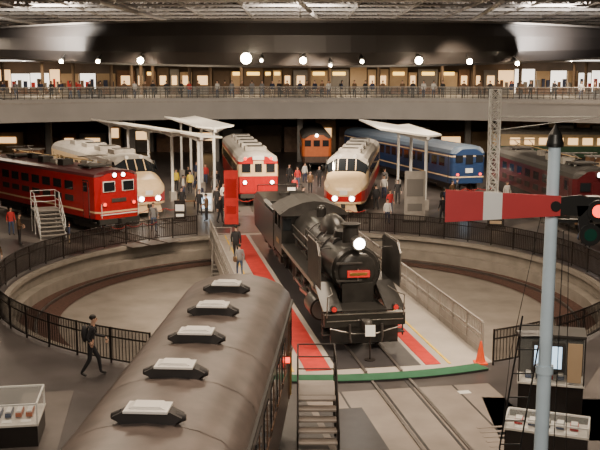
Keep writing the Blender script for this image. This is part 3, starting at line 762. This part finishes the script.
# ---------------- people ----------------
def person_mesh(nm,jacket,trousers,stride=.5,bag=None,fingers=True,lean=0,armbend=.0,hairlen=0):
    V=[];E=[];lab=[]
    def v(p,r): V.append((p,r if isinstance(r,tuple) else (r,r))); return len(V)-1
    def e(a,c,l): E.append((a,c));lab.append(l)
    s=stride
    pel=v((0,0,.95),(.15,.11)); sp=v((0,-.01-lean*.3,1.15),(.14,.105)); ch=v((0,-.02-lean*.7,1.33),(.165,.12)); nb=v((0,-.02-lean,1.45),(.085,.07))
    nk=v((0,-.03-lean*1.1,1.51),.052); hb=v((0,-.05-lean*1.2,1.57),(.066,.078)); hm=v((0,-.045-lean*1.2,1.645),(.078,.095)); ht=v((0,-.03-lean*1.2,1.71),(.055,.065))
    e(pel,sp,jacket);e(sp,ch,jacket);e(ch,nb,jacket);e(nb,nk,'skin');e(nk,hb,'skin');e(hb,hm,'skin');e(hm,ht,'skin')
    hands=[]
    for sd in(-1,1):
        k=-sd*s
        sh=v((sd*.17,-.02-lean*.8,1.40),.062); el=v((sd*.23,-.02-lean*.6+.12*k+.04,1.13),.046); wy=-.06+.30*k-armbend*.2
        wr=v((sd*.24,wy-lean*.4,.90+abs(k)*.03+armbend*.2),.032); hd=v((sd*.235,wy-.03-lean*.4,.83+abs(k)*.03+armbend*.2),(.022,.036))
        e(ch,sh,jacket);e(sh,el,jacket);e(el,wr,jacket);e(wr,hd,'skin'); hands.append((sd,V[hd][0]))
        hp=v((sd*.085,0,.88),(.09,.095)); kn=v((sd*.1,(-.20 if sd*s>0 else .06)*abs(s)*1.4-.02,.50),.064)
        ay=(-.30 if sd*s>0 else .34)*abs(s)*1.3; up=.05*abs(s) if sd*s<0 else 0
        an=v((sd*.1,ay,.09+up),.042); to=v((sd*.11,ay-.15,.035+up*.2),(.042,.03))
        e(pel,hp,trousers);e(hp,kn,trousers);e(kn,an,trousers);e(an,to,'shoe')
    me=bpy.data.meshes.new('tmp'); me.from_pydata([p for p,r in V],E,[]); o=bpy.data.objects.new('tmp',me); S.collection.objects.link(o)
    o.modifiers.new('s','SKIN'); sk=me.skin_vertices[0].data
    for i,(p,r) in enumerate(V): sk[i].radius=r; sk[i].use_root=(i==0)
    sb=o.modifiers.new('u','SUBSURF'); sb.levels=2; sb.render_levels=2
    dg=bpy.context.evaluated_depsgraph_get(); dg.update(); ev=o.evaluated_get(dg).to_mesh()
    b=B(); vs=[tuple(q.co) for q in ev.vertices]
    segs=[(Vector(V[a][0]),Vector(V[c][0]),l) for (a,c),l in zip(E,lab)]
    groups={}
    for f in ev.polygons:
        c=f.center; best=1e9;bl=jacket
        for A,C,l in segs:
            d=C-A; t=max(0,min(1,(c-A).dot(d)/d.length_squared)); q=(c-(A+d*t)).length
            if q<best: best=q;bl=l
        if bl==trousers and c.z>.86: bl=jacket
        groups.setdefault(bl,[]).append(tuple(f.vertices))
    b.v=list(vs)
    for l,fs in groups.items():
        i=b.mi(l)
        for f in fs: b.f.append(f);b.m.append(i);b.s.append(True)
    o.evaluated_get(dg).to_mesh_clear(); bpy.data.objects.remove(o)
    hc=Vector(V[hm][0]); 
    b.sph((hc.x,hc.y+.025,hc.z+.03),(.087,.098,.085),'hair',14,8)
    if hairlen: b.sph((hc.x,hc.y+.05,hc.z-.04),(.085,.07,.14),'hair',12,8)
    for sd in(-1,1):
        b.sph((hc.x+sd*.03,hc.y-.082,hc.z-.015),.011,'black',6,4); b.sph((hc.x+sd*.078,hc.y,hc.z-.02),(.012,.02,.03),'skin',6,4)
    b.sph((hc.x,hc.y-.095,hc.z-.04),(.011,.018,.02),'skin',6,4); b.box((hc.x,hc.y-.083,hc.z-.075),(.04,.012,.008),'plate_red')
    if fingers:
        for sd,p in hands:
            for k in range(4):
                y=p[1]-.027+k*.018; l=(.034,.042,.04,.03)[k]
                a=(p[0],y,p[2]-.03); c=(p[0]-sd*.008,y-.004,p[2]-.04-l*.7); d=(p[0]-sd*.025,y-.004,p[2]-.04-l*1.45)
                b.cyl(a,c,.009,'skin',n=6);b.cyl(c,d,.009,'skin',r2=.007,n=6)
            b.cyl((p[0]-sd*.005,p[1]-.03,p[2]+.01),(p[0]-sd*.02,p[1]-.055,p[2]-.03),.011,'skin',r2=.008,n=6)
    if bag=='backpack':
        b.sph((0,.17-lean*.4,1.22),(.16,.1,.24),'c_black',14,8)
        for sd in(-1,1): b.tube([(sd*.11,.12-lean*.7,1.38),(sd*.11,-.03-lean*.7,1.46),(sd*.12,-.14-lean*.6,1.30),(sd*.14,.02-lean*.4,1.08)],.018,'c_black')
    if bag=='shoulder':
        b.box((.27,.02,.95),(.1,.3,.24),'c_brown'); b.tube([(.25,.02,1.05),(.1,-.13,1.35),(-.08,-.04,1.47)],.012,'c_brown'); 
    return b.mesh('person')
def place(me,loc,rz,h=1.0):
    o=bpy.data.objects.new('person',me); S.collection.objects.link(o); o.location=loc;o.rotation_euler=(0,0,rz); o.scale=(h,h,h); return o
P1=person_mesh('p','c_black','c_black',.62,'backpack',lean=.05,armbend=.6)
place(P1,(-6.35,26.35,.0),math.radians(98),1.1)
P2=person_mesh('p','c_black','c_black',.3); P3=person_mesh('p','c_grey','c_denim',.35,'shoulder'); P4=person_mesh('p','c_navy','c_beige',.15,'backpack',hairlen=1)
P5=person_mesh('p','c_yellow','c_black',.1); P6=person_mesh('p','c_red','c_denim',.25,hairlen=1); P7=person_mesh('p','c_white','c_navy',.2); P8=person_mesh('p','c_brown','c_black',0,armbend=.8)
for bb,x,y,r,h in((P2,-3.15,43.6,170,1.04),(P3,-2.75,40.2,200,.86),(P8,-13.7,39.8,20,1.02),(P2,-14.6,40.6,60,.98),(P4,-12.6,48.3,120,.66),(P6,-16.6,51,40,.95),
   (P2,-5.6,60.0,0,1),(P8,-7.3,64,60,1),(P4,-7.6,66,200,1),(P5,-8.6,70,0,1),(P5,-9.9,71.5,30,1),(P7,-8.9,68,90,.95),(P3,-6.4,67,10,1),
   (P6,5.9,58.6,30,.98),(P2,5.2,61,200,1),(P7,6.3,67,0,1),(P4,9.6,59.5,100,1),(P8,-17.5,47,300,1),(P3,-18.0,51.5,150,1),(P2,-4.9,57.6,180,.97),(P2,15.1,46.5,160,1),
   (P2,-6.6,58.5,20,1),(P7,-5.4,62.5,50,.95),(P2,-6.6,71,0,1),(P8,-7.0,73,0,1),(P6,-8.0,76,0,1),(P4,-9.0,78,0,1),(P2,-11.3,65,120,1),(P3,-12.2,67.5,0,1),(P2,.2,60,90,1),(P6,-.4,67,0,.95),(P8,.8,70,0,1),(P2,1.6,74,0,1),(P7,.4,77,40,1),
   (P2,7.0,64,0,1),(P3,6.8,72,0,1),(P8,10.8,63.5,40,1),(P2,11.4,65,90,1),(P4,12.4,56,20,1),(P2,13.6,57,200,1),(P7,14.6,63,10,1),(P3,-19.5,44,80,1),(P6,-18.6,49,10,.8),(P2,-16.2,45,200,1),(P8,-15.6,39.0,200,1),
   (P2,-10.3,55.3,100,1),(P3,-8.6,52.2,20,1),(P2,-5.0,55.4,60,1),(P8,-5.9,56.2,250,1),(P4,-6.9,61.6,20,1),(P2,-7.9,59.6,10,1),(P3,.4,56.5,270,1),(P2,-.3,56.0,90,1),(P7,5.4,55.0,10,.9),(P2,8.9,55.4,200,1),(P6,-.2,73.5,0,1),(P2,-.9,75.5,10,1),(P2,-9.2,74,0,1),(P8,-15.2,48,100,1),(P2,17.8,46,30,1),(P3,15.6,49.5,100,1)):
    place(bb,(x,y,.012),math.radians(r),h)
random.seed(5)
pl=[P2,P3,P4,P6,P7,P8,P2,P8]
x=-30.5
while x<30.5:
    y=max(bal_y(x),70)+random.uniform(.6,2.4); place(random.choice(pl),(x,y,6.91),math.radians(random.choice([0,20,180,340,90])),1)
    x+=random.choice([.7,.8,1.0,1.3,2.0])

# ---------------- lights ----------------
def area(x,y,z,s,e,col=(1,.79,.58),tx=None):
    l=bpy.data.lights.new('area','AREA'); l.energy=e;l.size=s;l.color=col
    o=bpy.data.objects.new('hall_or_fill_light',l);S.collection.objects.link(o);o.location=(x,y,z)
    t=Vector(tx or (x,y,0))-Vector((x,y,z)); o.rotation_euler=t.to_track_quat('-Z','Y').to_euler(); return o
def spot(x,y,z,t,e,ang=70,col=(1,.8,.58),r=.3):
    l=bpy.data.lights.new('spot','SPOT'); l.energy=e;l.spot_size=math.radians(ang);l.spot_blend=.6;l.color=col;l.shadow_soft_size=r
    o=bpy.data.objects.new('hall_spotlight',l);S.collection.objects.link(o);o.location=(x,y,z)
    o.rotation_euler=(Vector(t)-Vector((x,y,z))).to_track_quat('-Z','Y').to_euler()
area(-9,30,14,5,1900); area(10,30,14,5,2100); area(0,14,14,5,1200)
area(0,40,14.5,7,2000)
area(0,-3,13,4,1600,(1,.88,.74),tx=(1,18,4))  # added fill from behind the camera for semaphore, coach roof and loco front
spot(8,24,13,(3,31,1.5),9000,50,r=.2)
spot(-8,32,13.5,(-1,40,1),9000,60,r=.2)
spot(4,20,13,(4.5,27,0),5000,60,r=.2)
for (tx,ty) in((-10.5,52),(-9.7,59),(-2.9,63),(2.8,59),(13,69),(17,55)):
    spot(tx*.75,ty-11,12.6,(tx,ty+1,1.5),7500,52)
for (x,y,z) in lamps[::2]:
    spot(x,y-.4,z,(x*1.1,y+12,0),5500,110)
area(-12,75,12,6,1700);area(8,78,12,6,1600);area(26,80,12,6,1700);area(-28,72,12,6,1900)
area(-18,64,13.0,5,2000,(1,.9,.78),tx=(-14,85,17)); area(18,64,13.0,5,2200,(1,.92,.84),tx=(16,85,17)); area(0,63,13,5,1800,(1,.9,.78),tx=(0,85,17))  # added fill lights aimed upward to brighten the roof truss
area(0,44,10,6,600,tx=(0,62,11.5))
for x in(-30,-18,-6,6,18,30): area(x,105,10.6,4,650,(1,.72,.42))
w=bpy.data.worlds.new('W'); S.world=w; w.use_nodes=True
w.node_tree.nodes['Background'].inputs[0].default_value=(.9,.72,.55,1); w.node_tree.nodes['Background'].inputs[1].default_value=.07

cam=bpy.data.cameras.new('cam'); cam.lens=54; cam.sensor_width=36; cam.clip_end=500
co=bpy.data.objects.new('camera',cam); S.collection.objects.link(co); co.location=(0,0,9); co.rotation_euler=(math.radians(90-9.34),0,0)
S.camera=co
